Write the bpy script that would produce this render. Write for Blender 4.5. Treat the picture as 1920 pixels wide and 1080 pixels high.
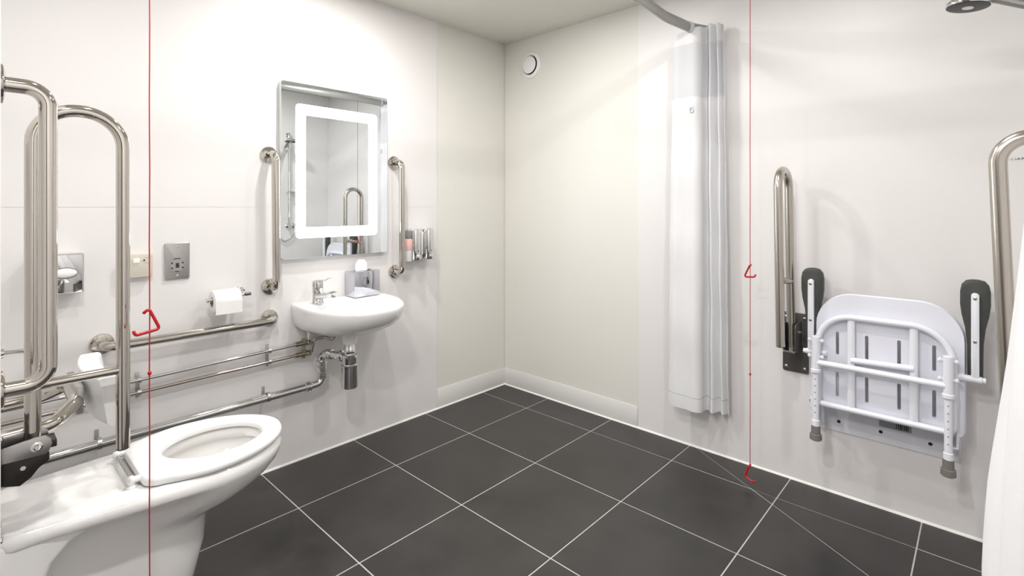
import bpy, bmesh, math, random
from mathutils import Vector, Matrix
random.seed(7)
PI = math.pi
S = bpy.context.scene
COL = S.collection
for o in list(bpy.data.objects): bpy.data.objects.remove(o)

# ---------------------------------------------------------------- camera, world, exposure
cam_d = bpy.data.cameras.new('camera'); cam = bpy.data.objects.new('camera', cam_d); COL.objects.link(cam)
cam.location = (2.339, -2.440, 1.18); cam.rotation_euler = (PI/2, 0, math.radians(42.955))
cam_d.sensor_width = 36; cam_d.lens = 953.3/1920*36; cam_d.shift_y = -(540-386.9)/1920
cam_d.clip_start = 0.02
S.camera = cam
S.view_settings.view_transform = 'Standard'; S.view_settings.look = 'None'
S.view_settings.gamma = 1; S.view_settings.use_curve_mapping = False
S.view_settings.exposure = 0.44
w = bpy.data.worlds.new('world'); S.world = w; w.use_nodes = True
w.node_tree.nodes['Background'].inputs[0].default_value = (1.0, 0.98, 0.95, 1)
w.node_tree.nodes['Background'].inputs[1].default_value = 0.25

RX, RY, RZ = 2.475, -2.40, 2.253      # room: x 0..RX, y RY..0, height RZ
JX = 1.12                            # end of the toilet wall = doorway jamb
# recessed ceiling downlights: place, power
DOWNLIGHTS = [((0.55, -1.30), 8.5), ((1.85, -0.95), 7.0), ((1.72, -2.36), 11.0), ((0.95, -0.62), 3.5), ((1.10, -2.05), 3.5)]
def lamp(name, loc, power, size, colr=(1, .975, .95), rot=(0, 0, 0)):
    d = bpy.data.lights.new(name, 'AREA'); d.shape = 'DISK'; d.size = size; d.energy = power; d.color = colr
    o = bpy.data.objects.new(name, d); COL.objects.link(o); o.location = loc; o.rotation_euler = rot
    return o
for i, ((x, y), p) in enumerate(DOWNLIGHTS):
    lamp('downlight_lamp', (x, y, RZ-.012), p, .075)
lamp('corridor_fill', (1.8, -3.2, 2.2), 26, .6)  # added fill light behind the doorway, unseen, with no fitting

# ---------------------------------------------------------------- materials
def srgb(r, g, b):
    f = lambda c: (c/255/12.92 if c/255 <= .04045 else ((c/255+.055)/1.055)**2.4)
    return (f(r), f(g), f(b))
def mat(name, col, rough=.5, metal=0, noise=0, nscale=8, bump=0, bscale=60, coat=0, trans=0, emit=0, emcol=None, alpha=1, ior=None, sss=0, stretch=None, rvar=0):
    m = bpy.data.materials.new(name); m.use_nodes = True
    nt = m.node_tree; b = nt.nodes['Principled BSDF']
    b.inputs['Roughness'].default_value = rough; b.inputs['Metallic'].default_value = metal
    b.inputs['Base Color'].default_value = (*col, 1)
    if coat: b.inputs['Coat Weight'].default_value = coat; b.inputs['Coat Roughness'].default_value = .05
    if trans: b.inputs['Transmission Weight'].default_value = trans
    if ior: b.inputs['IOR'].default_value = ior
    if sss: b.inputs['Subsurface Weight'].default_value = sss; b.inputs['Subsurface Radius'].default_value = (.02, .02, .02)
    if emit:
        b.inputs['Emission Color'].default_value = (*(emcol or col), 1); b.inputs['Emission Strength'].default_value = emit
    tc = nt.nodes.new('ShaderNodeTexCoord'); mp = nt.nodes.new('ShaderNodeMapping')
    nt.links.new(tc.outputs['Object'], mp.inputs['Vector'])
    if stretch: mp.inputs['Scale'].default_value = stretch
    n = nt.nodes.new('ShaderNodeTexNoise'); n.inputs['Scale'].default_value = nscale; n.inputs['Detail'].default_value = 5
    nt.links.new(mp.outputs['Vector'], n.inputs['Vector'])
    r = nt.nodes.new('ShaderNodeMapRange'); nt.links.new(n.outputs['Fac'], r.inputs['Value'])
    r.inputs['From Min'].default_value = .3; r.inputs['From Max'].default_value = .7
    r.inputs['To Min'].default_value = 1-noise; r.inputs['To Max'].default_value = 1+noise
    mx = nt.nodes.new('ShaderNodeVectorMath'); mx.operation = 'SCALE'
    mx.inputs[0].default_value = col; nt.links.new(r.outputs['Result'], mx.inputs['Scale'])
    nt.links.new(mx.outputs['Vector'], b.inputs['Base Color'])
    if rvar:
        r2 = nt.nodes.new('ShaderNodeMapRange'); nt.links.new(n.outputs['Fac'], r2.inputs['Value'])
        r2.inputs['From Min'].default_value = .3; r2.inputs['From Max'].default_value = .7
        r2.inputs['To Min'].default_value = rough-rvar; r2.inputs['To Max'].default_value = rough+rvar
        nt.links.new(r2.outputs['Result'], b.inputs['Roughness'])
    if bump:
        n2 = nt.nodes.new('ShaderNodeTexNoise'); n2.inputs['Scale'].default_value = bscale; n2.inputs['Detail'].default_value = 3
        nt.links.new(mp.outputs['Vector'], n2.inputs['Vector'])
        bp = nt.nodes.new('ShaderNodeBump'); bp.inputs['Strength'].default_value = bump; bp.inputs['Distance'].default_value = .002
        nt.links.new(n2.outputs['Fac'], bp.inputs['Height']); nt.links.new(bp.outputs['Normal'], b.inputs['Normal'])
    return m
M = dict(
 panel=mat('white_wall_panel', (.80, .782, .776), .42, noise=.012, nscale=1.5, bump=.03, bscale=90),
 cream=mat('cream_paint', (.765, .755, .705), .5, noise=.012, nscale=2, bump=.06, bscale=160),
 ceil=mat('ceiling_paint', (.70, .685, .625), .45, noise=.012, nscale=2, bump=.05, bscale=160),
 skirt=mat('white_skirting', (.785, .775, .755), .35, noise=.01),
 tile=mat('charcoal_tile', (.032, .0298, .0288), .34, noise=.28, nscale=4.5, bump=.10, bscale=40, rvar=.06),
 grout=mat('pale_grout', (.50, .48, .46), .8, noise=.06, nscale=30),
 seal=mat('white_sealant', (.88, .87, .85), .4, noise=.01),
 steel=mat('polished_steel', (.58, .55, .505), .07, 1, noise=.02, nscale=5),
 brushed=mat('brushed_steel', (.53, .495, .45), .24, 1, noise=.05, nscale=20, stretch=(30, 30, 1)),
 satin=mat('satin_plate', (.52, .51, .50), .32, 1, noise=.04, nscale=30),
 darkplate=mat('grey_coated_plate', (.11, .105, .10), .38, .3, noise=.05, nscale=30, bump=.05),
 blackplate=mat('dark_bracket', (.035, .032, .03), .35, .4, noise=.08, nscale=30),
 chrome=mat('chrome', (.76, .76, .76), .045, 1, noise=.01),
 boxchrome=mat('tinted_chrome', (.60, .61, .66), .05, 1, noise=.01),
 ceramic=mat('white_ceramic', (.88, .875, .865), .09, noise=.006, coat=.6),
 water=mat('still_water_bowl', (.52, .47, .42), .06, noise=.05, nscale=6),
 plastic=mat('white_plastic', (.88, .88, .875), .28, noise=.006),
 seatw=mat('cool_white_seat_plastic', (.81, .825, .90), .35, noise=.01),
 seatm=mat('cool_white_powder_coat', (.85, .865, .925), .28, noise=.01),
 pad=mat('dark_grey_foam', (.052, .057, .052), .55, noise=.1, nscale=40, bump=.15, bscale=200),
 rubber=mat('taupe_rubber', (.20, .18, .165), .6, noise=.06, nscale=40),
 slot=mat('dark_hole', (.02, .02, .025), .7, noise=.1),
 red=mat('red_plastic', (.46, .006, .014), .3, noise=.03),
 cord=mat('red_cord', (.42, .012, .022), .6, noise=.08, nscale=80),
 mirror=mat('mirror_glass', (.90, .945, .955), .012, 1, noise=.004),
 mirroredge=mat('mirror_edge', (.70, .74, .74), .2, noise=.02),
 led=mat('frosted_light_band', (.9, .95, 1.0), .4, noise=.01, emit=11, emcol=(.93, .97, 1.0)),
 lamp=mat('downlight_lens', (1, 1, 1), .4, noise=.01, emit=14, emcol=(1, .97, .92)),
 beige=mat('cream_plastic', (.66, .62, .53), .35, noise=.01),
 white=mat('white_button', (.92, .92, .90), .3, noise=.01),
 darkbit=mat('socket_dark', (.03, .03, .032), .5, noise=.1),
 greybit=mat('socket_grey', (.22, .22, .22), .5, noise=.05),
 paper=mat('white_paper', (.90, .895, .885), .85, noise=.012, nscale=30, bump=.2, bscale=120),
 card=mat('brown_card', (.42, .34, .26), .8, noise=.06, nscale=40),
 cloth=mat('white_polyester', (.90, .905, .915), .7, noise=.012, nscale=14, bump=.12, bscale=220),
 sheer=mat('sheer_mesh', (.83, .835, .86), .75, noise=.02, nscale=240, bump=.2, bscale=400),
 band=mat('grey_stitching', (.60, .61, .65), .8, noise=.05, nscale=90),
 pink=mat('pink_soap', (.85, .50, .48), .2, noise=.03),
 clear=mat('milky_clear_plastic', (.74, .76, .77), .12, noise=.02, coat=.4),
 brass=mat('dulled_brass_valve', (.42, .37, .29), .25, 1, noise=.1, nscale=60),
 copper=mat('chromed_tail', (.55, .50, .46), .12, 1, noise=.03),
 showerdark=mat('dark_spray_face', (.045, .045, .042), .45, noise=.15, nscale=120, bump=.3, bscale=300),
 railgrey=mat('grey_rail', (.36, .36, .35), .35, .5, noise=.03, nscale=20),
 sticker=mat('grey_sticker', (.34, .35, .37), .5, noise=.04, nscale=40),
 hall=mat('corridor_paint', (.22, .20, .18), .6, noise=.03, nscale=3),
 carpet=mat('corridor_floor', (.05, .045, .042), .9, noise=.15, nscale=60),
)
def cloth_translucent(m, k=.25):
    nt = m.node_tree; b = nt.nodes['Principled BSDF']; out = nt.nodes['Material Output']
    t = nt.nodes.new('ShaderNodeBsdfTranslucent'); t.inputs[0].default_value = (.9, .9, .92, 1)
    x = nt.nodes.new('ShaderNodeMixShader'); x.inputs[0].default_value = k
    nt.links.new(b.outputs[0], x.inputs[1]); nt.links.new(t.outputs[0], x.inputs[2]); nt.links.new(x.outputs[0], out.inputs[0])
cloth_translucent(M['cloth'], .22); cloth_translucent(M['sheer'], .4)

# ---------------------------------------------------------------- mesh helpers
def V(*a): return Vector(a)
def merge(bm, t):
    me = bpy.data.meshes.new('t'); t.to_mesh(me); t.free(); bm.from_mesh(me); bpy.data.meshes.remove(me)
def box(bm, lo, hi, bev=0, seg=2, rot=None):
    t = bmesh.new()
    c = [(a+b)/2 for a, b in zip(lo, hi)]; s = [abs(b-a) for a, b in zip(lo, hi)]
    bmesh.ops.create_cube(t, size=1, matrix=Matrix.Diagonal((*s, 1)))
    if bev: bmesh.ops.bevel(t, geom=t.edges[:], offset=min(bev, min(s)*.49), segments=seg, affect='EDGES', profile=.5)
    mt = Matrix.Translation(c)
    if rot is not None: mt = mt @ rot
    bmesh.ops.transform(t, matrix=mt, verts=t.verts)
    merge(bm, t)
def loft(bm, rings, closed=True, cap0=True, cap1=True, loop=False):
    vs = [[bm.verts.new(p) for p in r] for r in rings]; n = len(vs[0])
    prs = list(zip(vs, vs[1:])) + ([(vs[-1], vs[0])] if loop else [])
    for a, b in prs:
        for i in range(n if closed else n-1):
            j = (i+1) % n
            try: bm.faces.new((a[i], a[j], b[j], b[i]))
            except ValueError: pass
    if closed and not loop:
        if cap0: bm.faces.new(vs[0][::-1])
        if cap1: bm.faces.new(vs[-1])
def fillet(pts, r, seg=8):
    pts = [Vector(p) for p in pts]; out = [pts[0]]
    for i in range(1, len(pts)-1):
        a, b, c = pts[i-1], pts[i], pts[i+1]
        u = (a-b); v = (c-b); lu, lv = u.length, v.length; u.normalize(); v.normalize()
        ang = u.angle(v)
        if ang > PI-.02: out.append(b); continue
        rr = r[i] if isinstance(r, (list, tuple)) else r
        d = min(rr/math.tan(ang/2), lu*.499, lv*.499); rr = d*math.tan(ang/2)
        cen = b + (u+v).normalized()*(rr/math.sin(ang/2))
        p0 = b+u*d-cen; p1 = b+v*d-cen; tot = p0.angle(p1); ax = p0.cross(p1).normalized()
        for k in range(seg+1):
            out.append(cen + Matrix.Rotation(tot*k/seg, 3, ax) @ p0)
    out.append(pts[-1]); return out
def frames(pts):
    T = []
    for i in range(len(pts)):
        a = pts[max(i-1, 0)]; b = pts[min(i+1, len(pts)-1)]; T.append((b-a).normalized())
    up = V(0, 0, 1) if abs(T[0].z) < .9 else V(1, 0, 0)
    N = [(up - T[0]*up.dot(T[0])).normalized()]
    for i in range(1, len(pts)):
        q = T[i-1].rotation_difference(T[i]); n = q @ N[-1]; N.append((n - T[i]*n.dot(T[i])).normalized())
    return [(t, n, t.cross(n)) for t, n in zip(T, N)]
def tube(bm, pts, r, n=16, flat=None, ends=0.0):
    pts = [Vector(p) for p in pts]; fr = frames(pts); rings = []
    for i, (p, (t, a, b)) in enumerate(zip(pts, fr)):
        rr = r[i] if isinstance(r, (list, tuple)) else r
        ra, rb = (rr, rr) if not flat else (rr*flat[0], rr*flat[1])
        rings.append([p + a*ra*math.cos(2*PI*k/n) + b*rb*math.sin(2*PI*k/n) for k in range(n)])
    if ends:
        t0 = fr[0][0]; t1 = fr[-1][0]
        rings = [[pts[0]-t0*ends+(q-pts[0])*.6 for q in rings[0]]] + rings + [[pts[-1]+t1*ends+(q-pts[-1])*.6 for q in rings[-1]]]
    loft(bm, rings)
def lathe(bm, o, ax, prof, n=28):
    o = Vector(o); ax = Vector(ax).normalized()
    up = V(0, 0, 1) if abs(ax.z) < .9 else V(1, 0, 0)
    a = ax.cross(up).normalized(); b = ax.cross(a)
    rings = [[o + ax*h + (a*math.cos(2*PI*k/n)+b*math.sin(2*PI*k/n))*max(r, .0002) for k in range(n)] for r, h in prof]
    loft(bm, rings)
def rod(bm, p, q, r, n=14, ch=0):
    p, q = Vector(p), Vector(q); L = (q-p).length
    c = min(ch or r*.15, L*.3)
    lathe(bm, p, q-p, [(r-c, 0), (r, c), (r, L-c), (r-c, L)], n)
def ball(bm, c, r, sx=1, sy=1, sz=1, u=16, v=10):
    t = bmesh.new(); bmesh.ops.create_uvsphere(t, u_segments=u, v_segments=v, radius=r)
    bmesh.ops.transform(t, matrix=Matrix.Translation(c) @ Matrix.Diagonal((sx, sy, sz, 1)), verts=t.verts); merge(bm, t)
def prism(bm, outline, f, d0, d1, bev=0, seg=2):
    """outline: 2d points; f(u,v,d) -> world"""
    t = bmesh.new()
    a = [t.verts.new(f(u, v, d0)) for u, v in outline]; b = [t.verts.new(f(u, v, d1)) for u, v in outline]
    n = len(a); fa = t.faces.new(a[::-1]); fb = t.faces.new(b)
    for i in range(n): t.faces.new((a[i], a[(i+1) % n], b[(i+1) % n], b[i]))
    bmesh.ops.recalc_face_normals(t, faces=t.faces)
    if bev:
        ed = list(set(fa.edges[:]) | set(fb.edges[:]))
        bmesh.ops.bevel(t, geom=ed, offset=bev, segments=seg, affect='EDGES', profile=.5)
    merge(bm, t)
def rrect(x0, y0, x1, y1, r, seg=6):
    if not isinstance(r, (list, tuple)): r = (r,)*4
    out = []
    for (cx, cy, a0), rr in zip([(x0, y0, PI), (x1, y0, 1.5*PI), (x1, y1, 0), (x0, y1, .5*PI)], r):
        px = cx + (rr if cx == x0 else -rr); py = cy + (rr if cy == y0 else -rr)
        for k in range(seg+1):
            a = a0 + (PI/2)*k/seg; out.append((px+rr*math.cos(a), py+rr*math.sin(a)))
    return out
OFF = {}
def thing(name, label, cat, loc, group=None):
    o = bpy.data.objects.new(name, None); COL.objects.link(o); o.location = loc; o.empty_display_size = .05
    o['label'] = label; o['category'] = cat
    if group: o['group'] = group
    OFF[o.name] = Vector(loc); return o
def obj(name, bm, m, parent=None, label=None, kind=None, sharp=38, origin=None):
    off = OFF[parent.name] if parent is not None else Vector(origin or (0, 0, 0))
    bmesh.ops.recalc_face_normals(bm, faces=bm.faces)
    me = bpy.data.meshes.new(name)
    for v in bm.verts: v.co -= off
    bm.to_mesh(me); bm.free()
    me.materials.append(M[m] if isinstance(m, str) else m)
    me.shade_smooth(); me.set_sharp_from_angle(angle=math.radians(sharp))
    o = bpy.data.objects.new(name, me); COL.objects.link(o)
    if parent is not None: o.parent = parent
    else: o.location = off
    OFF[o.name] = off
    if label: o['label'] = label
    if kind: o['kind'] = kind
    return o
def B(): return bmesh.new()
def make(name, m, parent, *calls, **kw):
    bm = B()
    for c in calls: c[0](bm, *c[1:-1], **c[-1]) if isinstance(c[-1], dict) else c[0](bm, *c[1:])
    return obj(name, bm, m, parent, **kw)
def struct(name, bm, m, parent=None, **kw):
    o = obj(name, bm, m, parent, **kw)
    if parent is None: o['kind'] = 'structure'
    return o

# ---------------------------------------------------------------- setting
# floor: grout bed and single tiles
bm = B(); box(bm, (-.05, RY-.12, -.06), (RX+.03, .05, -.0015)); floor = struct('floor', bm, 'grout')
def clip(poly, a, b, c):                       # keep a*x+b*y+c >= 0
    out = []
    for i in range(len(poly)):
        p, q = poly[i], poly[(i+1) % len(poly)]
        dp = a*p[0]+b*p[1]+c; dq = a*q[0]+b*q[1]+c
        if dp >= 0: out.append(p)
        if (dp >= 0) != (dq >= 0):
            t = dp/(dp-dq); out.append((p[0]+t*(q[0]-p[0]), p[1]+t*(q[1]-p[1])))
    return out
g = .0022
xs = [0.006, .372, .8215, 1.271, 1.7205, 2.165, RX-.004]; ys = [-.006, -.204, -.6545, -1.103, -1.5525, -2.002, RY-.11]
dl = math.hypot(.771, -.473); nx, ny = .473/dl, .771/dl; c0 = -(nx*1.293)      # the diagonal cut towards the drain
def tile(poly):
    if len(poly) < 3: return
    ar = abs(sum(p[0]*q[1]-q[0]*p[1] for p, q in zip(poly, poly[1:]+poly[:1])))/2
    if ar < .0006: return
    if sum(p[0]*q[1]-q[0]*p[1] for p, q in zip(poly, poly[1:]+poly[:1])) < 0: poly = poly[::-1]
    bm = B(); cx = sum(p[0] for p in poly)/len(poly); cy = sum(p[1] for p in poly)/len(poly)
    dz = random.uniform(-.0003, .0003)
    ins = lambda p: (p[0]+(cx-p[0])*.006, p[1]+(cy-p[1])*.006)
    loft(bm, [[(p[0], p[1], -.008) for p in poly], [(p[0], p[1], -.0012) for p in poly], [(*ins(p), dz) for p in poly]])
    obj('tile', bm, 'tile', floor, sharp=20)
for i in range(6):
    for j in range(6):
        x0, x1, y1, y0 = xs[i]+g, xs[i+1]-g, ys[j]-g, ys[j+1]+g
        sq = [(x0, y0), (x1, y0), (x1, y1), (x0, y1)]
        s = [nx*p[0]+ny*p[1]+c0 for p in sq]
        if min(s) < -.02 and max(s) > .02 and i >= 3:
            tile(clip(sq, nx, ny, c0-g*.8)); tile(clip(sq, -nx, -ny, -c0-g*.8))
        else: tile(sq)
bm = B(); box(bm, (-.1, RY-.12, RZ), (RX+.1, .1, RZ+.08)); struct('ceiling', bm, 'ceil')
bm = B(); box(bm, (-.12, RY-.12, -.06), (-.006, .1, RZ+.02)); wl = struct('wall_left', bm, 'cream')
bm = B(); box(bm, (-.006, RY-.12, 0.004), (0, -.5695, 1.1768)); obj('panel', bm, 'panel', wl)
bm = B(); box(bm, (-.006, RY-.12, 1.1774), (0, -.5695, RZ)); obj('panel', bm, 'panel', wl)
bm = B(); box(bm, (-.006, -.5675, .114), (-.004, 0, RZ), .0004, 1); obj('plaster_panel', bm, 'cream', wl)
bm = B(); box(bm, (-.1, .006, -.06), (RX+.1, .12, RZ+.02)); wb = struct('wall_back', bm, 'cream')
bm = B(); box(bm, (.984, 0, .004), (RX, .006, RZ), .0008, 1); obj('panel', bm, 'panel', wb)
bm = B(); box(bm, (0, .004, .114), (.9825, .006, RZ), .0004, 1); obj('plaster_panel', bm, 'cream', wb)
bm = B(); box(bm, (RX, RY-.3, -.06), (RX+.12, .12, RZ+.02)); struct('wall_right', bm, 'panel')
bm = B(); box(bm, (-.006, RY-.11, -.01), (JX, RY, RZ)); wc = struct('wall_front', bm, 'panel')

# skirting
bm = B(); box(bm, (-.006, -.5675, .004), (.001, .0, .1125), .002, 2); struct('baseboard_left', bm, 'skirt')
bm = B(); box(bm, (-.0, -.001, .004), (.9825, .006, .1125), .002, 2); struct('baseboard_back', bm, 'skirt')
def bead(name, p, q, n):
    bm = B(); p, q, n = Vector(p), Vector(q), Vector(n); u = V(0, 0, 1); r = .007
    prof = [(-.002, -.002), (1, -.002/r), (.8, .25), (.42, .42), (.25, .8), (-.002, 1)]
    loft(bm, [[e + n*r*a + u*r*b for a, b in prof] for e in (p, q)]); struct(name, bm, 'seal')
bead('trim_1', (0, RY, 0), (0, 0, 0), (1, 0, 0)); bead('trim_2', (0, 0, 0), (RX, 0, 0), (0, -1, 0))
# corridor behind the doorway
bm = B(); box(bm, (-.2, -4.0, -.06), (3.4, RY-.12, -.002)); struct('floor_corridor', bm, 'carpet')
bm = B(); box(bm, (-.2, -4.12, -.06), (3.4, -4.0, RZ+.1)); struct('wall_corridor', bm, 'hall')
bm = B(); box(bm, (-.2, -4.0, RZ), (3.4, RY-.12, RZ+.08)); struct('ceiling_corridor', bm, 'ceil')
bm = B(); box(bm, (-.3, -4.0, -.06), (-.2, RY-.12, RZ)); struct('wall_corridor_left', bm, 'hall')
bm = B(); box(bm, (3.4, -4.0, -.06), (3.5, RY-.12, RZ)); struct('wall_corridor_right', bm, 'hall')
bm = B(); box(bm, (RX+.12, RY-.3, -.06), (3.4, RY-.12, RZ)); struct('wall_corridor_near', bm, 'hall')

# ---------------------------------------------------------------- ceiling lights (outside the frame, seen in reflections)
for i, ((x, y), p) in enumerate(DOWNLIGHTS):
    t = thing('ceiling_downlight', ['round recessed ceiling downlight above the wash basin', 'round recessed ceiling downlight above the shower seat',
        'round recessed ceiling downlight in the doorway beside the camera', 'round recessed ceiling downlight near the back corner', 'round recessed ceiling downlight above the toilet'][i], 'downlight', (x, y, RZ), 'recessed downlights in the ceiling')
    bm = B(); lathe(bm, (x, y, RZ), (0, 0, -1), [(.048, 0), (.056, 0), (.056, .003), (.052, .006), (.044, .006), (.042, .001)]); obj('bezel', bm, 'plastic', t)
    bm = B(); lathe(bm, (x, y, RZ), (0, 0, -1), [(.042, 0), (.042, .0022), (.02, .003)]); obj('lens', bm, 'lamp', t)

# ---------------------------------------------------------------- toilet
CX = .645
def pan_ring(z, ytip, hw, yr, hr, rc=.03, kq=.62, nf=28, ns=10, nr=8):
    yc = ytip - hw*1.32; out = []
    for k in range(nf+1):
        a = PI*k/nf; out.append((CX+hw*math.cos(a), yc+(ytip-yc)*math.sin(a), z))
    def side(sg):
        p = []
        for k in range(1, ns+1):
            s = k/ns; q = min(1, s/kq); e = q*q*(3-2*q) if kq < .75 else q**1.7; p.append((CX+sg*(hw+(hr-hw)*e), yc+(yr+rc-yc)*s, z))
        return p
    left = side(-1); out += left
    for k in range(1, nr):
        a = PI + (PI/2)*min(k/(nr/2), 1) if k <= nr/2 else 0
        if k <= nr/2: a = PI+(PI/2)*(k/(nr/2)); out.append((CX-hr+rc+rc*math.cos(a), yr+rc+rc*math.sin(a), z))
        else: a = 1.5*PI+(PI/2)*((k-nr/2)/(nr/2)); out.append((CX+hr-rc+rc*math.cos(a), yr+rc+rc*math.sin(a), z))
        if k == nr//2:
            for q in range(1, 10): out.append((CX-(hr-rc)+2*(hr-rc)*q/10, yr, z))
    out += side(1)[::-1][:]
    return out
wc_t = thing('toilet', 'white ceramic back to wall toilet with open ring seat, no lid', 'toilet', (CX, -2.0, 0))
tops = [(.456, -1.752, .174, RY+.001, .146), (.446, -1.746, .180, RY+.001, .150), (.432, -1.746, .180, RY+.001, .150), (.425, -1.747, .179, RY+.001, .146),
        (.418, -1.750, .176, RY+.003, .112), (.405, -1.757, .170, RY+.01, .094), (.378, -1.782, .155, RY+.01, .088), (.352, -1.820, .136, RY+.015, .086), (.332, -1.872, .113, RY+.02, .084),
        (.318, -1.930, .098, RY+.02, .082), (.295, -1.955, .094, RY+.02, .082), (.22, -1.962, .092, RY+.02, .082), (.13, -1.985, .092, RY+.02, .082), (.05, -2.015, .09, RY+.02, .082), (0.0005, -2.03, .088, RY+.02, .082)]
rings = [pan_ring(*a, kq=.9 if i < 3 else .9-.1*min(i-2, 3)) for i, a in enumerate(tops)]
hc = (CX, -1.935); hrx, hry = .118, .142
def hole_ring(ref, rx, ry, z, c=hc):
    out = []
    for p in ref:
        a = math.atan2((p[1]-c[1])/ry, (p[0]-c[0])/rx); out.append((c[0]+rx*math.cos(a), c[1]+ry*math.sin(a), z))
    return out
top_in = [(CX+(p[0]-CX)*.96, p[1]+(hc[1]-p[1])*.035, .4615) for p in rings[0]]
inner = [hole_ring(rings[0], hrx*s, hry*s, z, (CX, hc[1]-dy)) for s, z, dy in ((1.04, .4615, 0), (1.0, .455, 0), (.98, .435, 0), (1.05, .428, 0), (1.04, .41, .002), (.97, .39, .008), (.82, .366, .03), (.6, .348, .06), (.35, .338, .09))]
bm = B(); loft(bm, inner[::-1] + [top_in] + rings)
obj('pan', bm, 'ceramic', wc_t, sharp=60)
bm = B()
arch = [(RY+.001, .001), (RY+.001, .445), (-2.14, .445), (-2.13, .432), (-2.15, .424), (-2.20, .424), (-2.235, .420), (-2.275, .402), (-2.305, .37), (-2.325, .32), (-2.335, .25), (-2.34, .001)]
prism(bm, arch, lambda u, v, d: (CX+d, u, v), -.146, .146, .010, 3); obj('skirt', bm, 'ceramic', wc_t, sharp=50)
bm = B(); lathe(bm, (CX, hc[1]-.04, .3665), (0, 0, 1), [(.0, 0), (.090, 0.001)], 32)
for v in bm.verts: v.co.y = hc[1]-.045+(v.co.y-hc[1]+.045)*1.12
obj('water', bm, 'water', wc_t, label='dull water in the bottom of the bowl')
bm = B(); box(bm, (CX-.04, -2.055, .30), (CX+.04, -2.045, .42), .004); obj('flush_shield', bm, 'ceramic', wc_t)
# seat ring
def seat_ring(k, z):
    o = pan_ring(z, -1.744-(1-k)*.18, .181*k, -2.135+(1-k)*.1, .150*k, .045*k, kq=1.0)
    return o
so = [seat_ring(a, z) for a, z in ((.985, .466), (1.0, .4695), (1.0, .478), (.985, .4845), (.955, .4868))]
si = [hole_ring(so[0], .110*s, .131*s, z, (CX, -1.932)) for s, z in ((1.09, .4868), (1.03, .4845), (1.0, .478), (1.0, .468), (1.04, .466))]
bm = B(); loft(bm, so+si, loop=True); st = obj('seat', bm, 'plastic', wc_t, sharp=50)
for sx in (-1, 1):
    bm = B(); box(bm, (CX+sx*.10-.012, -1.835, .4612), (CX+sx*.10+.012, -1.805, .4672), .002); obj('buffer', bm, 'greybit', st)
for sx in (-1, 1):
    bm = B(); lathe(bm, (CX+sx*.095, -2.152, .461), (0, 0, 1), [(.013, 0), (.013, .003), (.008, .005), (.008, .014)]); ball(bm, (CX+sx*.095, -2.152, .480), .0105, u=16, v=12)
    rod(bm, (CX+sx*.095, -2.152, .480), (CX+sx*.095, -2.128, .478), .008)
    obj('hinge', bm, 'chrome' if False else 'plastic', wc_t)
bm = B(); rod(bm, (CX-.09, -2.15, .477), (CX+.09, -2.15, .477), .0042); obj('hinge_rod', bm, 'satin', wc_t, label='dull metal hinge rod')

# ---------------------------------------------------------------- rails
def flange(bm, p, n, r=.037):
    lathe(bm, p, n, [(r, 0), (r, .004), (r*.93, .009), (r*.6, .012)], 28)
def grab_rail(name, label, mp, u0, z0, u1, z1, group=None, r=.0165, so=.075, rf=.037, bend=.05, material='steel', so1=None):
    """mp(u, v, z): v is the distance from the wall"""
    t = thing(name, label, 'grab rail', mp((u0+u1)/2, 0, (z0+z1)/2), group)
    pts = fillet([mp(u0, .004, z0), mp(u0, so, z0), mp(u1, so1 or so, z1), mp(u1, .004, z1)], bend, 10)
    bm = B(); tube(bm, pts, r, 20); obj('rail', bm, material, t, sharp=60)
    n = Vector(mp(0, 1, 0))-Vector(mp(0, 0, 0))
    for u, z in ((u0, z0), (u1, z1)):
        bm = B(); flange(bm, mp(u, 0, z), n, rf); obj('flange', bm, material, t)
    return t
mA = lambda u, v, z: (v, u, z)                 # left wall
mB = lambda u, v, z: (u, -v, z)                # back wall
mC = lambda u, v, z: (u, RY+v, z)              # toilet wall
mD = lambda u, v, z: (RX-v, u, z)              # right wall
grab_rail('grab_rail', 'vertical polished grab rail on the wall left of the mirror', mA, -1.521, 1.41, -1.516, .822, 'polished wall grab rails')
grab_rail('grab_rail', 'vertical polished grab rail between the mirror and the soap dispensers', mA, -.866, 1.415, -.862, .828, 'polished wall grab rails')
grab_rail('grab_rail', 'long horizontal polished grab rail below the toilet roll', mA, -2.105, .683, -1.518, .683, 'polished wall grab rails')
grab_rail('grab_rail', 'vertical polished grab rail at the left photo edge, nearest the camera', mC, .94, 1.418, .94, .822, 'polished wall grab rails', so=.074, bend=.068, r=.0150, rf=.04)
grab_rail('grab_rail', 'brushed steel grab rail by the near shower curtain on the right', mD, -.83, 1.335, -.825, .62, 'polished wall grab rails', so=.117, so1=.092, bend=.075, r=.0165, material='brushed')

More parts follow.
